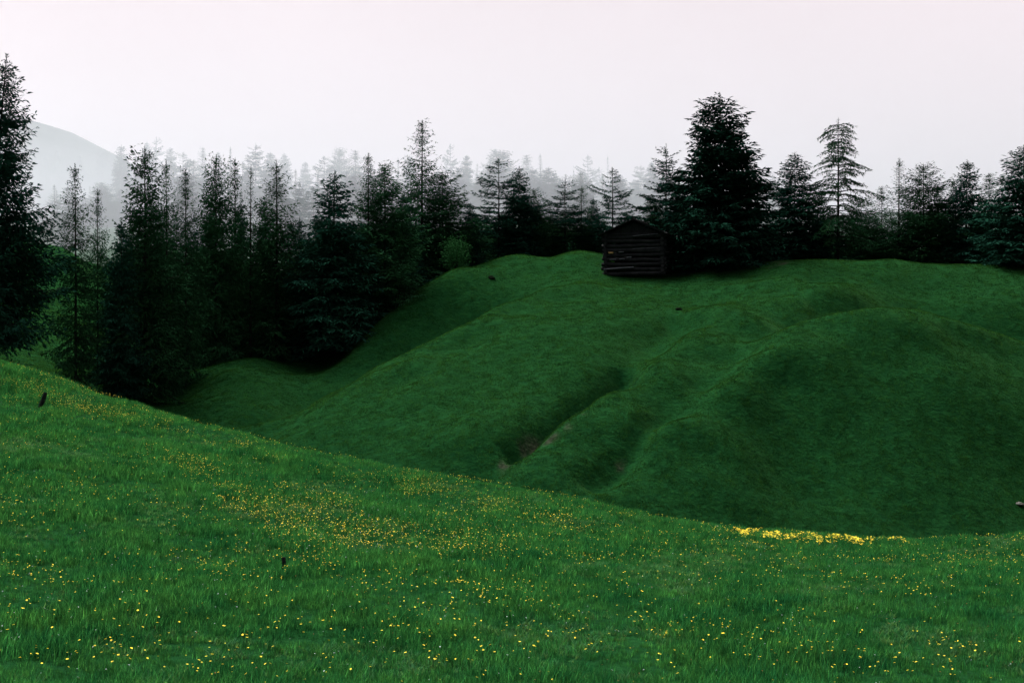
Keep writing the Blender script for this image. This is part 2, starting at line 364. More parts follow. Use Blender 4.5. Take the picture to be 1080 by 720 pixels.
def translucent(m, f):
    t = m.node_tree; b = t.nodes['Principled BSDF']; o = t.nodes['Material Output']
    tr = t.nodes.new('ShaderNodeBsdfTranslucent'); x = t.nodes.new('ShaderNodeMixShader'); x.inputs[0].default_value = f
    yl = t.nodes.new('ShaderNodeVectorMath'); yl.operation = 'MULTIPLY'; yl.inputs[1].default_value = (2.2, 1.3, 0.85)     # light through a leaf is yellower
    t.links.new(b.inputs['Base Color'].links[0].from_socket, yl.inputs[0]); t.links.new(yl.outputs[0], tr.inputs[0]); t.links.new(b.outputs[0], x.inputs[1]); t.links.new(tr.outputs[0], x.inputs[2]); t.links.new(x.outputs[0], o.inputs[0])
toned(M_grass); toned(M_past); translucent(M_grass, 0.45); translucent(M_past, 0.5)
M_leaf = mat('meadow_leaves', (0.03, 0.115, 0.042), 0.8, 0.05, rnd=0.4); translucent(M_leaf, 0.4)
M_yel = mat('yellow_petals', (0.76, 0.64, 0.05), 0.7, 0.1, rnd=0.25)
M_pale = mat('pale_petals', (0.34, 0.40, 0.42), 0.8, 0.0, rnd=0.3)
M_seed = mat('brown_seed_heads', (0.22, 0.12, 0.05), 0.8, 0.0, rnd=0.3)
M_log = mat('dark_weathered_logs', (0.011, 0.013, 0.016), 0.85, 0.1, var=(0.026, 0.028, 0.031), scale=2.5, bump=0.6, bscale=6)
M_roof = mat('black_shingles', (0.008, 0.010, 0.011), 0.9, 0.08, var=(0.015, 0.017, 0.017), scale=3, bump=0.8, bscale=5)
M_plank_glint = mat('pale_worn_wood_and_glint', (0.17, 0.18, 0.21), 0.8, 0.1, var=(0.08, 0.09, 0.11), scale=5, bump=0.5, bscale=12)  # worn planks; pale enough to paint the light gaps between logs too
M_ochre = mat('ochre_glint', (0.42, 0.27, 0.12), 0.8, 0.1)  # orange glint at a log gap, put in as colour
M_post = mat('dark_post_wood', (0.008, 0.012, 0.012), 0.9, 0.0, var=(0.018, 0.022, 0.020), scale=8, bump=0.5, bscale=20)
M_rock = mat('dark_stone', (0.005, 0.008, 0.005), 0.9, 0.0, var=(0.010, 0.014, 0.009), scale=3, bump=0.8, bscale=6)  # near-black green, toned to read as dark clumps in the grass
M_rockp = mat('pale_stone', (0.10, 0.10, 0.09), 0.9, 0.1, var=(0.04, 0.04, 0.037), scale=4, bump=0.8, bscale=8)

# ------------------------------------------------------------------ conifer prototypes
def tufts(bag, B, D, ln, wd, m, rng, jit=0.35):
    """one small flat needle spray per row: base B, direction D, length ln, width wd"""
    ln *= 1.2; wd *= 0.9; k = len(B); D = D + rng.normal(0, jit, D.shape); D /= np.linalg.norm(D, axis=1)[:, None]
    s = np.cross(D, rng.normal(0, 1, D.shape)); s /= np.linalg.norm(s, axis=1)[:, None] + 1e-9
    ln = ln * rng.uniform(0.6, 1.3, k)[:, None]; wd = wd * rng.uniform(0.7, 1.3, k)[:, None]
    mid = B + D * ln * 0.5; mid[:, 2] += 0.0
    tip = B + D * ln; tip[:, 2:] -= ln * 0.15
    V = np.stack([B, mid + s * wd * 0.5, tip, mid - s * wd * 0.5], 1).reshape(-1, 3)
    bag.add(V, np.arange(k * 4).reshape(-1, 4), m)

def conifer(seed, Ht, Rm, prof, c0=0.08, dh=0.3, nb=7, e_top=35, e_bot=-12, droop=0.25, up=0.15, sp=0.17, shoot=0.4, hang=0.25,
            tl=0.22, tw=0.08, tsp=0.11, gap=0.05, irr=0.2, fol=None, lean=0.0, wood_r=0.012, inner=0.12, tops=((0, 0, 1.0),), dead=0.0, tmin=0.0):
    rng = np.random.default_rng(seed); bag = Bag()
    # trunk line
    tz = np.linspace(0, Ht, 14); wob = np.cumsum(rng.normal(0, 0.012, (14, 2)), 0) * (tz / Ht)[:, None]
    tx = np.stack([wob[:, 0] + lean * (tz / Ht) ** 1.5 * Ht, wob[:, 1], tz], -1)
    tb = Bag(); r0 = 0.0085 * Ht + 0.02
    tb.tube(tx, r0 * (1 - tz / Ht) ** 0.85 + 0.012, 7)
    for dx, dy, f in tops[1:]:
        q = np.array([tx[8], tx[8] + [dx * .7, dy * .7, Ht * .08], [dx + tx[8][0], dy, Ht * f]]); tb.tube(q, [r0 * .4, r0 * .3, .012], 6)
    hs = []; h = c0 * Ht
    while h < Ht * 0.965:
        hs.append(h); h += dh * rng.uniform(0.6, 1.4) * (1 - 0.25 * h / Ht)
    for h in hs:
        t = h / Ht
        ctr = np.array([np.interp(h, tz, tx[:, 0]), np.interp(h, tz, tx[:, 1]), h])
        k = max(3, int(round(nb * rng.uniform(0.7, 1.3) * (1 - 0.15 * t))))
        a0 = rng.uniform(0, 6.28)
        for q in range(k):
            if rng.random() < gap: continue
            az = a0 + q * 2 * math.pi / k + rng.normal(0, 0.3)
            c = ctr.copy(); tt = t
            if len(tops) > 1 and t > 0.62:
                tp = tops[(q + (h > 0)) % len(tops)]
                f = (t - 0.62) / 0.38; c[0] += tp[0] * min(1, f * 2); c[1] += tp[1] * min(1, f * 2)
                if t > tp[2] * 0.985: continue
                tt = t / tp[2]
            Lb = Rm * prof(tt) * rng.uniform(1 - irr, 1 + irr) * (1 + irr * 0.8 * math.sin(az * 2 + seed + h * 0.9))
            if Lb < 0.06: continue
            el_ = math.tan(R(e_bot + (e_top - e_bot) * tt ** 1.5 + rng.normal(0, 6)))
            ns = max(3, int(Lb * (1 - inner) / sp)); s = np.linspace(inner, 1, ns)
            rad = np.array([math.cos(az), math.sin(az), 0]); per = np.array([-rad[1], rad[0], 0])
            bend = rng.normal(0, 0.12)
            def pt(s):
                return c + rad * Lb * s[:, None] + per * (bend * Lb * s ** 2)[:, None] + np.array([0, 0, 1.]) * (Lb * (el_ * s - droop * s ** 2 + up * s ** 3))[:, None]
            Pb = pt(s); T = pt(s + 0.02) - Pb; T /= np.linalg.norm(T, axis=1)[:, None]
            s4 = np.linspace(0, 1, 5); V_, F_ = tube(pt(s4), wood_r * (0.4 + Lb * 0.5) * (1.15 - s4), 3); bag.add(V_, F_, 1)
            if rng.random() < dead * (1 - tt): continue
            Bs = []; Ds = []
            for sg in (-1, 1):
                ls = (shoot * Lb * (1.05 - s) ** 0.6 * np.minimum(1, 0.35 + s * 1.6) + 0.10 * min(1, Lb)) * rng.uniform(0.6, 1.2, ns)
                sd_ = T * 0.65 + per * sg * rng.uniform(0.5, 1.0, ns)[:, None]; sd_[:, 2] -= hang * rng.uniform(0.3, 1.6, ns)
                sd_ /= np.linalg.norm(sd_, axis=1)[:, None]
                nk = np.maximum(1, (ls / tsp).astype(int)); ii = np.repeat(np.arange(ns), nk)
                kk = (np.concatenate([np.arange(a) for a in nk]) + rng.uniform(0, 0.8, len(ii))) * tsp
                Bs.append(Pb[ii] + sd_[ii] * kk[:, None] - np.array([0, 0, 1]) * (0.3 * kk ** 2)[:, None]); Ds.append(sd_[ii])
            Bs.append(Pb); Ds.append(T)
            B_ = np.concatenate(Bs); D_ = np.concatenate(Ds)
            if tmin: 
                keep = rng.random(len(B_)) > tmin; B_ = B_[keep]; D_ = D_[keep]
            sz_ = min(1.0, 0.6 + Lb * 0.4)
            if len(B_): tufts(bag, B_, D_, tl * sz_, tw * sz_, 0, rng)
    zz_ = rng.uniform(0, 1.0, 44) ** 0.7; tufts(bag, np.stack([np.full(44, tx[-1][0]), np.full(44, tx[-1][1]), Ht - 0.12 - zz_], -1), np.tile([0, 0, .8], (44, 1)), 0.20, 0.06, 0, rng, 0.6)
    return dict(crown=bag.mesh('crown', [fol or M_needle, M_bark]), trunk=tb.mesh('trunk', [M_bark], True), H=Ht, R=Rm)

cone = lambda p=0.8: (lambda t: max(0.01, (1 - t)) ** p * min(1, 0.55 + t * 3) * (0.92 + 0.08 * math.sin(t * 31)))
slim = lambda t: (max(0.01, 1 - t) ** 0.66) * (0.85 + 0.15 * math.sin(t * 13)) * min(1, 0.45 + t * 2)
oval = lambda t: math.sin(math.pi * min(1, max(0.03, t)) ** 0.75) ** 0.8 * 0.95 + 0.05
PR = {}
PR['spruce'] = [conifer(s, 14, 3.5, cone(0.74), dh=0.27, nb=8, sp=0.2, tsp=0.14, tl=0.30, tw=0.12, fol=M_needle, irr=0.22, gap=.08) for s in (11, 12, 13)]
PR['big'] = [conifer(21, 16, 4.4, lambda t: max(0.02, 1 - t) ** 0.72 * min(1, 0.8 + t), c0=0.015, dh=0.26, nb=8, e_top=30, e_bot=-16, droop=0.18, up=0.2, sp=0.18, tsp=0.14,
                     tl=0.34, tw=0.15, shoot=0.33, irr=0.2, gap=0.07, tops=((0.35, 0, 1.0), (-0.55, 0.1, 0.975)))]
PR['larch'] = [conifer(s, 14, 2.7, slim, c0=0.05, dh=0.27, nb=7, e_top=40, e_bot=-18, droop=0.25, up=0.3, sp=0.17, tsp=0.13, tl=0.22, tw=0.08, shoot=0.4, hang=0.5,
                       fol=M_larch, irr=0.35, gap=0.13, tmin=0.1) for s in (31, 32, 33)]
PR['thin'] = [conifer(s, 14, 1.8, slim, c0=0.10, dh=0.32, nb=6, e_top=35, e_bot=-10, droop=0.25, up=0.35, sp=0.15, tsp=0.12, tl=0.19, tw=0.07, shoot=0.38, hang=0.4,
                       fol=M_larch, irr=0.4, gap=0.15, dead=0.12, tmin=0.2, wood_r=0.014) for s in (41, 42)]
PR['full'] = [conifer(s, 13, 3.0, lambda t: max(0.01, 1 - t) ** 0.62 * min(1, 0.6 + t * 2), c0=0.02, dh=0.26, nb=8, e_top=42, e_bot=-8, droop=0.25, up=0.3, sp=0.18, tsp=0.13, tl=0.24, tw=0.09,
                       shoot=0.4, hang=0.3, fol=M_larch, irr=0.3, gap=0.1) for s in (51, 52)]
PR['pine'] = [conifer(s, 13, 2.0, oval, c0=0.22, dh=0.52, nb=5, e_top=30, e_bot=-4, droop=0.15, up=0.18, sp=0.14, tsp=0.12, tl=0.26, tw=0.10, shoot=0.42, hang=0.05,
                       fol=M_needle, irr=0.35, gap=0.12, wood_r=0.02) for s in (61, 62)]
PR['open'] = [conifer(71, 14, 3.0, lambda t: (1 - t) ** 0.5 * 0.75 + 0.22, c0=0.16, dh=0.42, nb=6, e_top=12, e_bot=18, droop=0.62, up=0.12, sp=0.14, tsp=0.12, tl=0.24, tw=0.085, shoot=0.34, hang=0.25,
                       fol=M_larch, irr=0.4, gap=0.12, dead=0.06, tmin=0.15, wood_r=0.026, inner=0.2)]
PR['edge'] = [conifer(81, 20, 4.2, lambda t: max(0, 1 - t) ** 0.75 * (1 if t < 0.62 else 0.85), c0=0.20, dh=0.27, nb=9, e_top=30, e_bot=-14, droop=0.3, up=0.45, sp=0.18, tsp=0.13, tl=0.28, tw=0.11, shoot=0.36,
                       hang=0.45, fol=M_needle, irr=0.3, gap=0.12, tmin=0.2, wood_r=0.016)]

WID = dict(spruce=1.9, big=1.3, larch=2.1, thin=1.6, full=1.9, pine=1.3, open=1.1, edge=1.35)
def tree(kind, var, u, vt, Yd, hw=None, name=None, label=None, cat='tree', group=None, rot=None, sx=1.0, lean=0.0):
    """a tree standing on the ground at distance Yd whose top shows at (u, vt)"""
    p = PR[kind][var % len(PR[kind])]
    if hw and u < 335 and Yd < 108 and kind != 'edge': hw = hw * 0.88
    q = px(u, vt, Yd)
    if kind == 'edge': q[0] -= 1.5
    zb = float(H(q[0], Yd)[0]) - 0.15; h = max(2.0, q[2] - zb)
    sz = h / p['H']; s = (hw * WID[kind] / FPX * Yd / p['R']) if hw else sz * sx
    s = min(max(s, 0.55 * sz), 2.3 * sz)
    r = rot if rot is not None else random.uniform(0, 6.28)
    e = empty(name or 'spruce_tree', (q[0], Yd, zb), r)
    if kind == 'edge': lean, r = 0.075, 0
    if lean: e.rotation_euler = (0, lean, r)
    e.scale = (s, s, sz)
    tk = link('trunk', p['trunk'], e); link('crown', p['crown'], e)
    q_ = min(1, sz / s) if kind != 'big' else 1; tk.scale = (q_, q_, 1)
    tag(e, label, cat, group)
    return e
random.seed(5)
NEAR = 'conifers along the near forest edge'
# u, top row, distance, half width, kind, variant, name, label
T = [
 (9, 55, 74, 60, 'edge', 0, 'spruce_tree', 'tallest dark conifer cut by the left edge, airy above and dense below'),
 (80, 172, 86, 19, 'larch', 0, 'larch_tree', 'thin airy larch beside the big conifer of the left edge, over the green slope'),
 (103, 198, 92, 14, 'larch', 1, 'larch_tree', 'short larch with bare leaning lower trunk over the green slope at left'),
 (153, 153, 90, 30, 'full', 0, 'larch_tree', 'broad bushy larch, tallest of the dark clump left of the hollow'),
 (176, 168, 95, 18, 'larch', 0, 'larch_tree', 'slender larch just right of the broad bushy larch in the left clump'),
 (196, 176, 96, 17, 'larch', 1, 'larch_tree', 'slender larch midway between the two broad larches of the left clump'),
 (128, 232, 88, 20, 'spruce', 1, 'spruce_tree', 'low dark spruce at the left foot of the broad bushy larch'),
 (228, 164, 101, 24, 'full', 1, 'larch_tree', 'second broad dense larch of the left clump with a pointed top'),
 (248, 166, 104, 18, 'larch', 1, 'larch_tree', 'thin see-through larch directly right of the second broad larch'),
 (264, 173, 102, 14, 'thin', 0, 'larch_tree', 'thin larch with bare trunk beside the bright gap in the left clump'),
 (292, 168, 103, 26, 'larch', 2, 'larch_tree', 'larch with ragged right side at the right end of the left clump'),
 (280, 205, 107, 22, 'full', 0, 'larch_tree', 'dense low larch under the ragged larch of the left clump'),
 (317, 228, 106, 17, 'spruce', 2, 'spruce_tree', 'small spruce in the dip between ragged larch and conical spruce'),
 (352, 179, 103, 34, 'spruce', 0, 'spruce_tree', 'regular conical spruce standing clear above its neighbours left of centre'),
 (389, 161, 106, 15, 'larch', 0, 'larch_tree', 'narrow larch right beside the conical spruce left of centre'),
 (406, 172, 107, 26, 'full', 1, 'larch_tree', 'dense round-topped larch between conical spruce and tall pointed larch'),
 (424, 205, 112, 20, 'spruce', 2, 'spruce_tree', 'dark lower spruce filling the gap left of the tall pointed larch'),
 (445, 126, 116, 21, 'larch', 1, 'larch_tree', 'tall pointed airy larch, highest tree left of the barn'),
 (467, 180, 117, 27, 'full', 0, 'larch_tree', 'broad dark larch leaning on the right of the tall pointed larch'),
 (496, 213, 117, 10, 'spruce', 1, 'spruce_tree', 'narrow little dark spruce behind the pale green bush'),
 (526, 166, 121, 24, 'pine', 0, 'pine_tree', 'irregular tiered pine behind the small hilltop left of the barn'),
 (547, 175, 122, 17, 'spruce', 0, 'spruce_tree', 'slim dark spruce right beside the irregular tiered pine'),
 (563, 198, 123, 15, 'full', 1, 'larch_tree', 'rounded shorter tree right of the slim dark spruce'),
 (580, 226, 124, 14, 'larch', 2, 'larch_tree', 'low larch in the dip midway between slim spruce and barn'),
 (596, 189, 124, 20, 'pine', 1, 'pine_tree', 'spreading pine above the hilltop, second tree group left of the barn'),
 (613, 196, 125, 13, 'larch', 0, 'larch_tree', 'small larch immediately right of the spreading pine near the barn'),
 (625, 208, 126, 12, 'spruce', 2, 'spruce_tree', 'short dark spruce just left of the pine over the barn'),
 (646, 176, 123, 18, 'pine', 0, 'pine_tree', 'flat-topped pine with visible trunk rising left above the barn roof'),
 (661, 222, 125, 12, 'full', 0, 'larch_tree', 'low dark tree directly behind the barn ridge'),
 (702, 152, 120, 22, 'pine', 1, 'pine_tree', 'open tiered pine between barn and the huge spruce'),
 (690, 212, 121, 17, 'full', 1, 'larch_tree', 'bushy low larch behind the right end of the barn roof'),
 (716, 192, 119, 16, 'spruce', 1, 'spruce_tree', 'dark spruce tucked against the left side of the huge spruce'),
 (760, 97, 110, 55, 'big', 0, 'spruce_tree', 'huge dark double-topped spruce on the hill right of the barn'),
 (815, 224, 119, 17, 'spruce', 2, 'spruce_tree', 'low spruce in the gap right of the huge spruce'),
 (838, 160, 115, 26, 'spruce', 0, 'spruce_tree', 'sharp-pointed spruce between huge spruce and the open high larch'),
 (884, 124, 114, 32, 'open', 0, 'larch_tree', 'high open larch with arching bare-looking boughs against the sky'),
 (866, 208, 121, 20, 'spruce', 1, 'spruce_tree', 'dark spruce at the left foot of the open high larch'),
 (908, 206, 120, 22, 'full', 0, 'larch_tree', 'bushy tree at the right foot of the open high larch'),
 (930, 196, 122, 16, 'larch', 1, 'larch_tree', 'low feathery larch between open high larch and sparse larch'),
 (948, 166, 119, 16, 'thin', 1, 'larch_tree', 'sparse half-bare larch standing alone right of the open high larch'),
 (974, 172, 118, 24, 'full', 1, 'larch_tree', 'feathery broad larch right of the sparse half-bare larch'),
 (990, 196, 121, 17, 'larch', 2, 'larch_tree', 'low larch between feathery broad larch and dark pointed spruce'),
 (1019, 168, 117, 22, 'spruce', 2, 'spruce_tree', 'dark pointed spruce in the middle of the right-hand row'),
 (1005, 188, 123, 14, 'larch', 0, 'larch_tree', 'thin larch leaning against the left of the dark pointed spruce'),
 (1043, 182, 118, 21, 'larch', 1, 'larch_tree', 'ragged larch between dark pointed spruce and right edge spruce'),
 (1060, 206, 120, 16, 'full', 0, 'larch_tree', 'low dense larch at the left foot of the right edge spruce'),
 (1079, 152, 108, 34, 'spruce', 0, 'spruce_tree', 'near-black tall spruce cut by the right edge'),
]
T += [(1108, 170, 112, 24, 'full', 1, 'larch_tree', 'broad larch just past the right edge spruce'), (1140, 150, 116, 26, 'spruce', 1, 'spruce_tree', 'pointed spruce outermost on the right'),
 (1175, 175, 114, 24, 'larch', 2, 'larch_tree', 'outermost larch of the right-hand row'), (-40, 120, 84, 34, 'full', 0, 'larch_tree', 'bushy larch beyond the left edge conifer')]
for k, (u, vt, Yd, hw, kd, vr, nm, lb) in enumerate(T):
    tree(kd, vr, u, vt, Yd, hw, nm, lb, 'tree', NEAR, rot=None if kd not in ('big', 'open') else 0.2)
# second and third rows: the wood that closes the view between the front trees
LM = [(8,'edge conifer'),(84,'leftmost thin larch'),(153,'broad bushy larch'),(196,'slender larches'),(228,'second broad larch'),(264,'bright gap'),
      (292,'ragged larch'),(352,'conical spruce'),(406,'round-topped larch'),(445,'tall pointed larch'),(496,'pale bush'),(526,'tiered pine'),(547,'slim spruce'),
      (596,'spreading pine'),(646,'flat-topped pine'),(675,'barn'),(702,'open pine'),(757,'huge spruce'),(838,'sharp-pointed spruce'),(884,'open larch'),
      (948,'half-bare larch'),(974,'feathery larch'),(1019,'dark pointed spruce'),(1079,'right edge spruce')]
used = {}
def relate(u):
    a = [l for l in LM if l[0] <= u]; b = [l for l in LM if l[0] > u]
    if not a: return 'beyond the left edge conifer'
    if not b: return 'at the far right edge'
    return 'between %s and %s' % (a[-1][1], b[0][1]) if min(u - a[-1][0], b[0][0] - u) > 9 else ('right behind %s' % (a[-1][1] if u - a[-1][0] <= b[0][0] - u else b[0][1]))
ORD = ['', 'next', 'third', 'fourth', 'fifth', 'sixth', 'seventh', 'eighth', 'ninth', 'tenth', 'eleventh', 'twelfth']
def uniq(adj, u):
    r = relate(u); k = used.get((adj, r), 0); used[(adj, r)] = k + 1
    return ('%s %s' % (adj, r)) if k == 0 else ('%s, %s rightwards %s' % (adj, ORD[k], r))
rng = random.Random(8)
KN = {'spruce': 'spruce', 'larch': 'larch', 'full': 'larch', 'pine': 'pine', 'thin': 'larch'}
back = []
for (u0, u1, st, Y0, Y1, v0, v1) in [(140, 330, 24, 108, 128, 205, 245), (330, 640, 15, 126, 150, 215, 243), (675, 1090, 15, 124, 150, 215, 243)]:
    u = u0
    while u < u1:
        back.append((u + rng.uniform(-4, 4), rng.uniform(v0, v1), rng.uniform(Y0, Y1))); u += st * rng.uniform(0.7, 1.2)
for u, vt, Yd in sorted(back):
    kd = rng.choice(['spruce', 'full', 'larch', 'spruce', 'full'])
    tree(kd, rng.randrange(3), u, vt, Yd, rng.uniform(15, 24), KN[kd] + '_tree', uniq('lower dark second-row %s' % KN[kd], u), 'tree', 'second row of conifers behind the forest edge')
# misty forest on the slope behind
FAR = [(128,152,430),(143,163,400),(155,149,470),(165,144,500),(180,155,440),(193,160,390),(204,168,360),(214,155,420),(230,160,450),(243,154,400),(256,170,350),(270,151,380),(285,160,420),(300,161,460),(312,178,340),
       (322,170,480),(335,184,330),(342,164,400),(358,155,430),(375,158,380),(391,172,360),(402,176,340),(420,166,460),(432,163,500),(450,178,360),(461,180,380),(475,151,460),(483,176,360),(492,163,400),(503,172,420),(508,180,350),(522,157,420),(531,158,380),
       (541,180,420),(555,163,420),(562,178,360),(570,162,400),(578,176,350),(590,188,380),(605,178,460),(612,190,420),(620,163,480),(632,176,520),(641,164,500),(652,186,440),(668,190,480),(676,174,430),(688,170,400),(700,184,380),(720,178,420),(808,190,440),(815,183,400),(826,200,380),(848,210,420),
       (60,200,380),(75,214,350),(95,196,420),(110,206,380),(45,220,360),(862,214,460)]
rng2 = random.Random(3)
for u in range(60, 850, 11):
    FAR.append((u + rng2.uniform(-5, 5), rng2.uniform(178, 208) + max(0, u - 640) * 0.08, rng2.uniform(260, 420)))
for u, v in [(48,165),(60,158),(72,172),(84,163),(97,170),(108,160),(118,172),(66,185),(90,182),(112,186)]: FAR.append((u, v, 560 + u))
for u, vt, Yd in sorted(FAR):
    kd = rng.choice(['spruce', 'spruce', 'larch', 'full', 'pine', 'thin'])
    hw = {'thin': 5}.get(kd, rng.uniform(8, 13)) * 400 / Yd
    hi = 'high' if vt < 182 else 'low'
    tree(kd, rng.randrange(3), u, vt, Yd, hw, KN[kd] + '_tree', uniq('pale misty %s %s' % (hi, KN[kd]), u), 'tree', 'pale trees in the mist behind the forest edge')

# ------------------------------------------------------------------ pale green bush at the forest edge
def bush(u, v, Yd, r, h, label):
    g = px(u, v, Yd); zb = float(H(g[0], Yd)[0]); rg = np.random.default_rng(4)
    st = Bag(); cr = Bag()
    for k in range(14):
        a = rg.uniform(0, 6.28); f = rg.uniform(0.3, 1)
        tip = np.array([math.cos(a) * r * f, math.sin(a) * r * f, h * rg.uniform(0.6, 1.0)])
        pts = np.array([[0, 0, -0.1], tip * [0.35, 0.35, 0.45], tip]); st.tube(pts, [0.03, 0.02, 0.006], 4)
        c = rg.normal(0, 1, (240, 3)) * [r * 0.22, r * 0.22, h * 0.15] + tip * np.array([1, 1, 0]) * rg.uniform(0.2, 1, (240, 1)) + np.array([0, 0, 1]) * (tip[2] * rg.uniform(0.25, 1, (240, 1)))
        tufts(cr, c, rg.normal(0, 1, c.shape) + [0, 0, 0.6], 0.13, 0.06, 0, rg)
    e = empty('shrub', (g[0], Yd, zb)); link('stems', st.mesh('stems', [M_bark]), e); link('foliage', cr.mesh('foliage', [M_bush]), e)
    tag(e, label, 'shrub')
bush(480, 292, 111.5, 1.3, 2.6, 'pale green bush at the foot of the dark trees left of the hilltop')

# ------------------------------------------------------------------ log barn
def barn():
    Yb = 110.0; g = px(675, 290, Yb); W = 4.4; D = 4.8; He = 2.7; rise = 0.95; rz = R(-16)
    zb = float(H(g[0], Yb)[0]); zb = max(zb, g[2] - 0.3)
    e = empty('log_barn', (g[0], Yb, zb), rz); tag(e, 'dark weathered log barn with low gable roof on the hilltop', 'barn')
    rg = np.random.default_rng(2)
    nl = 9; lh = (He + 0.45) / nl; z0 = -0.45
    def wall(along, c, ln, off, label):
        bg_ = Bag()
        for k in range(nl):
            z = z0 + lh * (k + 0.5) + off; ext = ln / 2 + rg.uniform(0.18, 0.34); j = rg.uniform(-0.03, 0.03)
            s = np.linspace(-ext, ext, 9)
            pts = np.zeros((9, 3)); pts[:, along] = s; pts[:, 1 - along] = c + j + rg.normal(0, 0.008, 9); pts[:, 2] = z + rg.normal(0, 0.02, 9) + 0.016 * s * rg.normal(0, 1)
            bg_.tube(pts, lh * 0.45 * rg.uniform(0.86, 1.02), 10)
        return link('log_wall', bg_.mesh('log_wall', [M_log]), e)
    fw = wall(0, -D / 2, W, 0, 'f'); wall(0, D / 2, W, 0, 'b'); wall(1, -W / 2, D, lh * .5, 'l'); rw = wall(1, W / 2, D, lh * .5, 'r')
    # gables of upright boards
    for y in (-D / 2, D / 2):
        bb = Bag(); nb_ = 17
        for k in range(nb_):
            x0 = -W / 2 + W * k / nb_; xc = x0 + W / nb_ / 2; top = He + rise * (1 - abs(xc) / (W / 2)) - 0.03
            bb.box((xc, y, (He - 0.05 + top) / 2), (W / nb_ - 0.02, 0.04, top - He + 0.05), jit=0.006)
        gb = link('gable', bb.mesh('gable', [M_log]), e)
        beam = Bag(); beam.tube([[-W / 2 - .3, y * 1.01, He], [W / 2 + .3, y * 1.01, He]], 0.11, 8); link('tie_beam', beam.mesh('tie_beam', [M_log]), gb)
    # roof: two slopes of overlapping shingle rows
    rf = Bag(); ov = 0.45; nrow = 9
    for sgn in (-1, 1):
        sl = math.hypot(W / 2, rise); run = sl + ov; dx, dz = W / 2 / sl, rise / sl
        for k in range(nrow):
            a0 = run * k / nrow; a1 = run * (k + 1) / nrow + 0.06
            y = -D / 2 - 0.55
            while y < D / 2 + 0.55:
                wd = rg.uniform(0.16, 0.3); y2 = min(y + wd, D / 2 + 0.55)
                t0 = 0.05; t1 = 0.08 + rg.uniform(0, 0.02); jj = rg.uniform(-0.02, 0.03)
                def q(a, yy, t): return [sgn * (a * dx + t * dz), yy, He + rise + 0.1 - a * dz + t * dx]
                V_ = [q(a0, y, 0), q(a1 + jj, y, 0.02), q(a1 + jj, y2, 0.02), q(a0, y2, 0), q(a0, y, t0), q(a1 + jj, y, t1), q(a1 + jj, y2, t1), q(a0, y2, t0)]
                rf.add(V_, [[0, 1, 2, 3], [4, 7, 6, 5], [0, 4, 5, 1], [1, 5, 6, 2], [2, 6, 7, 3], [3, 7, 4, 0]]); y = y2 + 0.008
    ro = link('roof', rf.mesh('roof', [M_roof]), e)
    rt = Bag(); rt.tube([[0, -D / 2 - .6, He + rise + .17], [0, D / 2 + .6, He + rise + .17]], 0.09, 8); link('ridge_log', rt.mesh('ridge_log', [M_roof]), ro)
    # pale planks, and glints at log gaps put in as coloured strips
    yf = -D / 2 - lh * 0.45 - 0.02
    for (x, z, ln, th, mt, lb, tl_) in [(-1.15, 0.13, 2.3, 0.10, M_plank_glint, 'long pale grey board near the ground', 0.06), (-1.75, 1.30, 0.36, 0.12, M_ochre, 'short ochre glint painted at a log gap', 0), (-0.95, 1.35, .4, .07, M_plank_glint, 'short pale grey strip', 0.05),
                                   (-1.6, .80, .5, .06, M_plank_glint, 'faint grey strip on lower left', 0), (-.35, .95, .35, .08, M_plank_glint, 'small grey strip mid wall', 0.05), (0.9, 2.62, 1.9, .05, M_plank_glint, 'thin pale strip under the gable', 0.07), (1.0, 1.62, 2.2, .035, M_plank_glint, 'thin grey strip at mid height', .03), (-.9, .82, .4, .06, M_plank_glint, 'little grey strip by the lower left', .04)]:
        bb = Bag(); pts = np.array([[x - ln / 2, yf, z - tl_ * ln / 2], [x, yf - .01, z + .01], [x + ln / 2, yf, z + tl_ * ln / 2]]); bb.tube(pts, th / 2, 5)
        o = link('plank_and_glint', bb.mesh('plank_and_glint', [mt]), fw); o['label'] = lb
barn()

# ------------------------------------------------------------------ posts and stones
def post(u, vb, h, r, tilt, label, y0=16):
    g = on_ground(u, vb, y0, 140); bb = Bag()
    bb.tube([[0, 0, -0.3], [0.01, 0, h * 0.5], [0, 0.01, h * 0.97]], [r, r * 0.95, r * 0.85], 8)
    o = link('fence_post', bb.mesh('fence_post', [M_post])); o.location = g; o.rotation_euler = (0.05, tilt, 0.3)
    tag(o, label, 'post')
post(42, 430, 0.62, 0.085, 0.35, 'dark leaning wooden post on the meadow slope at far left')
post(299, 604, 0.33, 0.05, 0.0, 'short dark wooden stub upright among yellow flowers in the meadow')
post(74, 391, 0.9, 0.05, -0.2, 'thin crooked post in the shade below the larches at left', 76)

def stone(u, v, r, m, label, name='stone', flat=0.6, y0=16):
    g = on_ground(u, v, y0, 140); rg = np.random.default_rng(int(u)); me_ = bpy.data.meshes.new(name)
    import bmesh
    bm = bmesh.new(); bmesh.ops.create_icosphere(bm, subdivisions=3, radius=r)
    ph = rg.uniform(0, 6, 6)
    for v_ in bm.verts:
        c = v_.co; f = 1 + 0.18 * math.sin(c.x / r * 2.3 + ph[0]) + 0.15 * math.sin(c.y / r * 3.1 + ph[1]) + 0.12 * math.sin(c.z / r * 4 + ph[2] + c.x / r * 2) + 0.05 * math.sin(c.x / r * 9 + ph[3]) + rg.normal(0, 0.015)
        v_.co = c * f; v_.co.z *= flat
    bm.to_mesh(me_); bm.free(); me_.materials.append(m)
    o = link(name, me_); o.location = g + np.array([0, 0, r * flat * 0.25]); o.rotation_euler = (0, 0, rg.uniform(0, 6)); tag(o, label, 'stone')
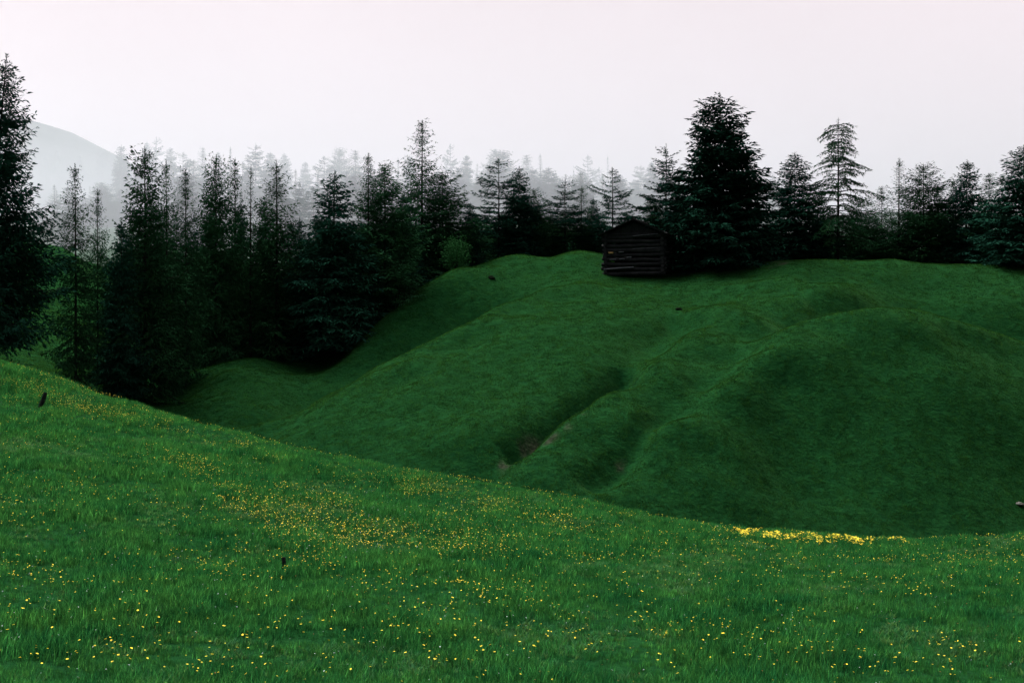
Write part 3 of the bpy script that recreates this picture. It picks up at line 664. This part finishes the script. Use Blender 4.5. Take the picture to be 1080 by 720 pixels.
stone(519, 294, 0.26, M_rock, 'dark round stone on the hilltop slope right of the pale green bush', y0=60)
stone(716, 327, 0.24, M_rock, 'dark stone on the slope below the huge spruce', y0=60)
stone(1075, 532, 0.2, M_rockp, 'pale grey stone at the right edge of the steep grassy slope', y0=54)

# ------------------------------------------------------------------ grass, flowers: points for geometry nodes
def blades(seed, nb, rad, h0, h1, wd, upn, mats, mi=0, flop=0.45):
    rg = np.random.default_rng(seed); V = []; F = []; Nn = []; tn = []
    for k in range(nb):
        a = rg.uniform(0, 6.28); d = rad * math.sqrt(rg.random()); b0 = np.array([math.cos(a) * d, math.sin(a) * d, -0.02])
        h = rg.uniform(h0, h1); la = rg.uniform(0, 6.28); ln = rg.uniform(0.1, flop) * h; dr = np.array([math.cos(la), math.sin(la), 0])
        sd_ = np.array([-dr[1], dr[0], 0]) * wd * rg.uniform(0.6, 1.3) / 2
        p1 = b0 + dr * ln * 0.3 + [0, 0, h * 0.55]; p2 = b0 + dr * ln + [0, 0, h]
        tn.append(rg.uniform(0.45, 1.0) if rg.random() < 0.8 else rg.uniform(1.1, 2.0)); i = len(V); V += [b0 - sd_, b0 + sd_, p1 + sd_ * 0.8, p1 - sd_ * 0.8, p2]; F += [[i, i + 1, i + 2, i + 3], [i + 3, i + 2, i + 4, i + 4]]
        fn = np.cross(p2 - b0, sd_); fn /= np.linalg.norm(fn); fn *= np.sign(fn[2]) or 1
        nn_ = fn * (1 - upn) + np.array([0, 0, upn]); nn_ /= np.linalg.norm(nn_); Nn += [nn_] * 5
    V = np.array(V); q = np.array([f for f in F if f[2] != f[3]]); t3 = np.array([f[:3] for f in F if f[2] == f[3]])
    m_ = mesh_np('tuft', V, [q, t3], mats, smooth=True, normals=np.array(Nn) if upn > 0 else None)
    m_.attributes.new('tone', 'FLOAT', 'POINT').data.foreach_set('value', np.repeat(tn, 5).astype(np.float32))
    return m_

def flower_mesh(seed, D=0.05, stem=0.14, mat_=None, n=9):
    rg = np.random.default_rng(seed); bg_ = Bag()
    bg_.tube([[0, 0, -0.02], [0.006, 0.004, stem * 0.6], [0, 0, stem]], 0.0022, 4, m=1)
    tx, ty = rg.uniform(-0.5, 0.5, 2)
    for ring, (rr_, up_) in enumerate(((1.0, 0.12), (0.7, 0.45), (0.35, 0.8))):
        th = np.linspace(0, 2 * math.pi, n, endpoint=False) + ring * 0.35
        for a in th:
            d = np.array([math.cos(a), math.sin(a), up_ * 0.6]); s = np.array([-math.sin(a), math.cos(a), 0]) * D * 0.16 * rr_
            c = np.array([0, 0, stem]); tp = c + d * D * 0.5 * rr_ + [0, 0, (d[0] * tx + d[1] * ty) * D * 0.4]
            bg_.add([c, c + (tp - c) * 0.75 - s, tp, c + (tp - c) * 0.75 + s], [[0, 1, 2, 3]], 0)
    return bg_.mesh('flower', [mat_ or M_yel, M_leaf])

def proto_coll(name, meshes):
    c = bpy.data.collections.new(name)
    for k, m in enumerate(meshes):
        o = bpy.data.objects.new('%s_%02d' % (name, k), m); c.objects.link(o)
    return c

def scatter(name, pts, nrm, scale, coll, label, kind='stuff', align=0.7, seed=1):
    rg = np.random.default_rng(seed); n_ = len(pts)
    me_ = bpy.data.meshes.new(name); me_.vertices.add(n_); me_.vertices.foreach_set('co', pts.astype(np.float32).ravel())
    z = nrm * align + np.array([0, 0, 1 - align]); z /= np.linalg.norm(z, axis=1)[:, None]
    # euler XYZ: tilt to the normal, spin applied first about Z
    ry = np.arctan2(z[:, 0], z[:, 2]); rx = -np.arcsin(np.clip(z[:, 1], -1, 1))
    me_.attributes.new('tilt', 'FLOAT_VECTOR', 'POINT').data.foreach_set('vector', np.stack([rx, ry, np.zeros(n_)], -1).astype(np.float32).ravel())
    me_.attributes.new('spin', 'FLOAT_VECTOR', 'POINT').data.foreach_set('vector', np.stack([np.zeros(n_), np.zeros(n_), rg.uniform(0, 6.28, n_)], -1).astype(np.float32).ravel())
    me_.attributes.new('size', 'FLOAT', 'POINT').data.foreach_set('value', scale.astype(np.float32))
    me_.attributes.new('pick', 'INT', 'POINT').data.foreach_set('value', rg.integers(0, len(coll.objects), n_).astype(np.int32))
    o = link(name, me_); tag(o, label, None, None, kind)
    ng = bpy.data.node_groups.new(name + '_nodes', 'GeometryNodeTree')
    ng.interface.new_socket('Geometry', in_out='INPUT', socket_type='NodeSocketGeometry'); ng.interface.new_socket('Geometry', in_out='OUTPUT', socket_type='NodeSocketGeometry')
    A_ = ng.nodes.new; Lk = ng.links.new
    gi = A_('NodeGroupInput'); go = A_('NodeGroupOutput'); ip = A_('GeometryNodeInstanceOnPoints'); ci = A_('GeometryNodeCollectionInfo')
    ci.inputs['Collection'].default_value = coll; ci.inputs['Separate Children'].default_value = True; ci.inputs['Reset Children'].default_value = True
    def attr(nm, dt):
        q = A_('GeometryNodeInputNamedAttribute'); q.data_type = dt; q.inputs[0].default_value = nm; return q.outputs['Attribute']
    et = A_('FunctionNodeEulerToRotation'); es = A_('FunctionNodeEulerToRotation'); rr_ = A_('FunctionNodeRotateRotation'); rr_.rotation_space = 'LOCAL'
    Lk(attr('tilt', 'FLOAT_VECTOR'), et.inputs[0]); Lk(attr('spin', 'FLOAT_VECTOR'), es.inputs[0]); Lk(et.outputs[0], rr_.inputs[0]); Lk(es.outputs[0], rr_.inputs[1])
    Lk(gi.outputs[0], ip.inputs['Points']); Lk(ci.outputs[0], ip.inputs['Instance']); ip.inputs['Pick Instance'].default_value = True
    Lk(attr('pick', 'INT'), ip.inputs['Instance Index']); Lk(rr_.outputs[0], ip.inputs['Rotation']); Lk(attr('size', 'FLOAT'), ip.inputs['Scale'])
    Lk(ip.outputs[0], go.inputs[0])
    md = o.modifiers.new('scatter', 'NODES'); md.node_group = ng
    return o

def sample(rg, n_, y0, y1, margin=1.15, dens=None):
    """random ground points, even per square metre, in the wedge the picture sees"""
    y = np.sqrt(rg.uniform(y0 ** 2, y1 ** 2, n_)); x = rg.uniform(-1, 1, n_) * (0.36 * margin * y + 7)
    return x, y
def ridge_y(x, y):
    """distance of the meadow's ridge in this direction"""
    u = 540 + x / y * FPX
    return np.interp(u, [f[0] for f in FORE], [f[2] for f in FORE])

rg = np.random.default_rng(77)
tall = proto_coll('meadow_tuft', [blades(100 + k, 24, 0.14, 0.08, 0.24, 0.0085, 0, [M_grass], flop=0.8) for k in range(6)] + [blades(120 + k, 18, 0.13, 0.10, 0.26, 0.007, 0, [M_grass], flop=1.0) for k in range(2)])
wide = proto_coll('meadow_leaf', [blades(140 + k, 12, 0.09, 0.06, 0.13, 0.022, 0, [M_leaf], flop=1.4) for k in range(3)])
short = proto_coll('pasture_tuft', [blades(160 + k, 30, 0.26, 0.03, 0.10, 0.014, 0, [M_past], flop=1.2) for k in range(5)])

x, y = sample(rg, 185000, 16, 66)
keep = (y < ridge_y(x, y) + 4) & (rg.random(len(y)) < np.clip(34 / y, 0.45, 1)) ; x, y = x[keep], y[keep]
hgt = 0.50 + 0.62 * sstep(-0.5, 0.6, vnoise(x / 1.7, y / 2.6, 21) + 0.5 * vnoise(x / 0.6, y / 0.8, 22))
pz = H(x, y); scatter('meadow_grass', np.stack([x, y, pz], -1), Hn(x, y), hgt * rg.uniform(0.8, 1.2, len(x)), tall, 'lush green meadow grass in the foreground', align=0.4)
x, y = sample(rg, 30000, 16, 50); keep = (y < ridge_y(x, y) + 1) & (vnoise(x / 2.2, y / 3, 31) + 0.6 * vnoise(x / .7, y / .9, 32) > 0.15); x, y = x[keep], y[keep]
scatter('meadow_herbs', np.stack([x, y, H(x, y)], -1), Hn(x, y), rg.uniform(0.6, 1.3, len(x)), wide, 'broad pale leaves of herbs among the meadow grass', align=0.4)
x, y = sample(rg, 230000, 50, 122); keep = (y > ridge_y(x, y) + 3) & (bare(x, y) < 0.35) & (rg.random(len(y)) < 0.7 * np.clip(75 / y, 0, 1)); x, y = x[keep], y[keep]
scatter('pasture_grass', np.stack([x, y, H(x, y)], -1), Hn(x, y), rg.uniform(0.7, 1.25, len(x)) , short, 'short grazed grass on the rounded hills', align=1.0)

# flowers: more of them in the drifts the photograph shows
DR = [  # u, v, su, sv, weight, slope dv/du
 (90,430,90,8,3.0,.32),(250,472,90,9,2.6,.28),(190,485,60,10,2.2,.45),(240,520,55,16,2.4,.55),(300,560,60,26,3.0,.35),(350,555,70,30,2.6,.3),(440,570,110,26,1.7,.1),(420,515,110,12,2.2,.2),
 (560,545,90,14,1.3,.2),(850,572,95,3.2,3.5,.085),(60,610,90,22,1.0,0),(200,605,110,16,1.0,0),(330,600,70,14,1.6,.2),(430,628,60,9,1.5,-.1),(500,640,55,12,1.0,0),(560,645,50,12,.9,0),(600,695,60,10,1.0,0),(880,610,120,18,.55,0),(60,400,60,8,2.0,.35)]
def fdens(u, v):
    d = np.full(len(u), 0.28)
    for cu, cv, su, sv, w_, sl in DR:
        d = np.maximum(d, 0.72 * w_ * np.exp(-((u - cu) / su) ** 2 - ((v - cv - (u - cu) * sl) / sv) ** 2))
    return d
x, y = sample(rg, 110000, 18.5, 60); z = H(x, y); u = 540 + x / y * FPX; v = HOR - z / y * FPX
clump = np.clip(0.6 + 0.7 * vnoise(x / .8, y / 1.2, 51) + 0.5 * vnoise(x / 3, y / 4, 52), 0.08, 2)
keep = (y < ridge_y(x, y) + 0.5) & (rg.random(len(x)) < fdens(u, v) * clump * 0.72); keep &= (v < 730)
fx, fy = x[keep], y[keep]
# the dense golden drift along the ridge on the right
nd = 1800; t = rg.random(nd); uu = 772 + t * 190; s_ = np.interp(t, [0, .15, .4, .62, .85, 1], [.35, 1, 1.2, 1, .6, .5])
k_ = rg.random(nd) < np.interp(t, [0, .1, .68, .78, 1], [.3, 1, 1, .5, .3]); uu, t, s_ = uu[k_], t[k_], s_[k_]
ry = np.interp(uu, [f[0] for f in FORE], [f[2] for f in FORE]); gy = ry - 1.2 - 2.7 * s_ * rg.beta(1.2, 2.6, len(uu)) - 0.8 * (1 - t) + 0.9 * vnoise(uu / 9.0, uu * 0 + 3, 61)
k2 = rg.random(len(uu)) < np.clip(0.55 + 1.1 * vnoise(uu / 6.0, gy / 0.7, 62), 0.08, 1); uu, gy = uu[k2], gy[k2]; gx = (uu - 540) / FPX * gy
gold = proto_coll('gold_flower', [flower_mesh(200 + k, 0.05, 0.13, n=7) for k in range(3)])
scatter('golden_flower_drift', np.stack([gx, gy, H(gx, gy)], -1), Hn(gx, gy), rg.uniform(0.9, 1.5, len(gx)), gold, 'dense drift of golden flowers along the ridge of the meadow at right', align=0.2)
# individual nearest flowers, the rest as one mass
order = np.argsort(fy); fx, fy = fx[order], fy[order]; fz = H(fx, fy); fu = 540 + fx / fy * FPX; fv = HOR - fz / fy * FPX
vis = (fu > 2) & (fu < 1078) & (fv < 716); ind = np.nonzero(vis)[0][:300]; rest = np.ones(len(fx), bool); rest[ind] = False
fl = [flower_mesh(300 + k, 0.033, 0.17) for k in range(6)]
def where_(u, v):
    return ('at the bottom edge' if v > 700 else 'in the near grass' if v > 670 else 'in the middle of the near meadow') + (' on the far left' if u < 180 else ' left of centre' if u < 400 else ' around centre' if u < 620 else ' right of centre' if u < 860 else ' on the far right')
cells = {}
for i_ in ind: cells.setdefault((int(fu[i_] // 72), int((fv[i_]) // 16)), []).append(i_)
UN = ['at the far left edge', 'near the left edge', 'below the broad bushy larch', 'left of the dark stub', 'straight below the dark stub', 'right of the dark stub', 'below the tall pointed larch', 'just left of the middle', 'in the middle',
      'below the barn', 'right of below the barn', 'below the huge spruce', 'below the open larch', 'below the half-bare larch', 'near the right edge', 'at the far right edge']
def depth_word(v): return 'bottom-edge' if v >= 704 else 'very near' if v >= 688 else 'near' if v >= 672 else 'fairly near' if v >= 656 else 'middle-distance' if v >= 640 else 'mid-meadow' if v >= 624 else 'farther' if v >= 608 else 'high meadow'
OR2 = ['leftmost', 'second', 'third', 'fourth', 'fifth', 'sixth', 'seventh', 'eighth', 'ninth', 'tenth', 'eleventh', 'twelfth', 'thirteenth', 'fourteenth', 'fifteenth', 'sixteenth', 'seventeenth', 'eighteenth', 'nineteenth', 'twentieth']
for (cu, cv), members in cells.items():
    members.sort(key=lambda q: fu[q])
    for r_, i_ in enumerate(members):
        o = link('yellow_flower', fl[int(rg.integers(0, 6))]); o.location = (fx[i_], fy[i_], fz[i_] + 0.02); o.rotation_euler = (rg.normal(0, .15), rg.normal(0, .15), rg.uniform(0, 6.28))
        s_ = rg.uniform(0.8, 1.35); o.scale = (s_, s_, s_)
        lb = '%s yellow flower %s' % (depth_word(cv * 16), UN[min(15, cu)])
        lb += '' if len(members) == 1 else ', %s%s of its cluster' % (OR2[r_] if r_ < 20 else 'number %d' % (r_ + 1), '' if r_ == 0 else ' from left')
        tag(o, lb, 'flower', 'yellow flowers of the near meadow')
fc = proto_coll('far_flower', [flower_mesh(400 + k, 0.035, 0.18, n=6) for k in range(4)])
P_ = np.stack([fx, fy, fz], -1)[rest]; scatter('yellow_flowers', P_, Hn(P_[:, 0], P_[:, 1]), rg.uniform(0.55, 1.15, len(P_)), fc, 'yellow flowers scattered over the meadow slope further back', align=0.2)
# pale and brown specks
x, y = sample(rg, 40000, 17, 52); z = H(x, y); u = 540 + x / y * FPX; v = HOR - z / y * FPX
pd = 0.10 + 0.9 * np.exp(-((u - 370) / 120) ** 2 - ((v - 555) / 28) ** 2) + 0.25 * np.exp(-((u - 60) / 120) ** 2 - ((v - 660) / 50) ** 2)
keep = (y < ridge_y(x, y) - 0.5) & (rg.random(len(x)) < pd * 0.45); x, y = x[keep], y[keep]
scatter('pale_meadow_flowers', np.stack([x, y, H(x, y)], -1), Hn(x, y), rg.uniform(0.5, 1.0, len(x)), proto_coll('pale_flower', [flower_mesh(500 + k, 0.03, 0.2, M_pale, 5) for k in range(3)]), 'tiny pale flowers in the meadow grass', align=0.2)
x, y = sample(rg, 12000, 17, 55); z = H(x, y); u = 540 + x / y * FPX; v = HOR - z / y * FPX
keep = (y < ridge_y(x, y)) & (rg.random(len(x)) < 0.08 + 0.35 * np.clip(fdens(u, v), 0, 1.5)); x, y = x[keep], y[keep]
scatter('brown_seed_heads', np.stack([x, y, H(x, y)], -1), Hn(x, y), rg.uniform(0.5, 0.9, len(x)), proto_coll('seed_head', [flower_mesh(520 + k, 0.035, 0.22, M_seed, 5) for k in range(3)]), 'brown seed heads in the meadow grass', align=0.2)

# ------------------------------------------------------------------ the bank of mist behind the forest edge
fb = Bag(); fb.box((0, 1050, 5), (3000, 1740, 110))
mh = bpy.data.materials.new('mist'); mh.use_nodes = True; t = mh.node_tree; t.nodes.clear()
mo = t.nodes.new('ShaderNodeOutputMaterial'); pv = t.nodes.new('ShaderNodeVolumePrincipled'); t.links.new(pv.outputs[0], mo.inputs['Volume'])
pv.inputs['Color'].default_value = (0.555, 0.588, 0.650, 1); pv.inputs['Density'].default_value = 0.0037; pv.inputs['Anisotropy'].default_value = 0.4
hz = link('haze', fb.mesh('haze', [mh])); tag(hz, 'pale mist lying in the forest behind the front trees', None, None, 'stuff')
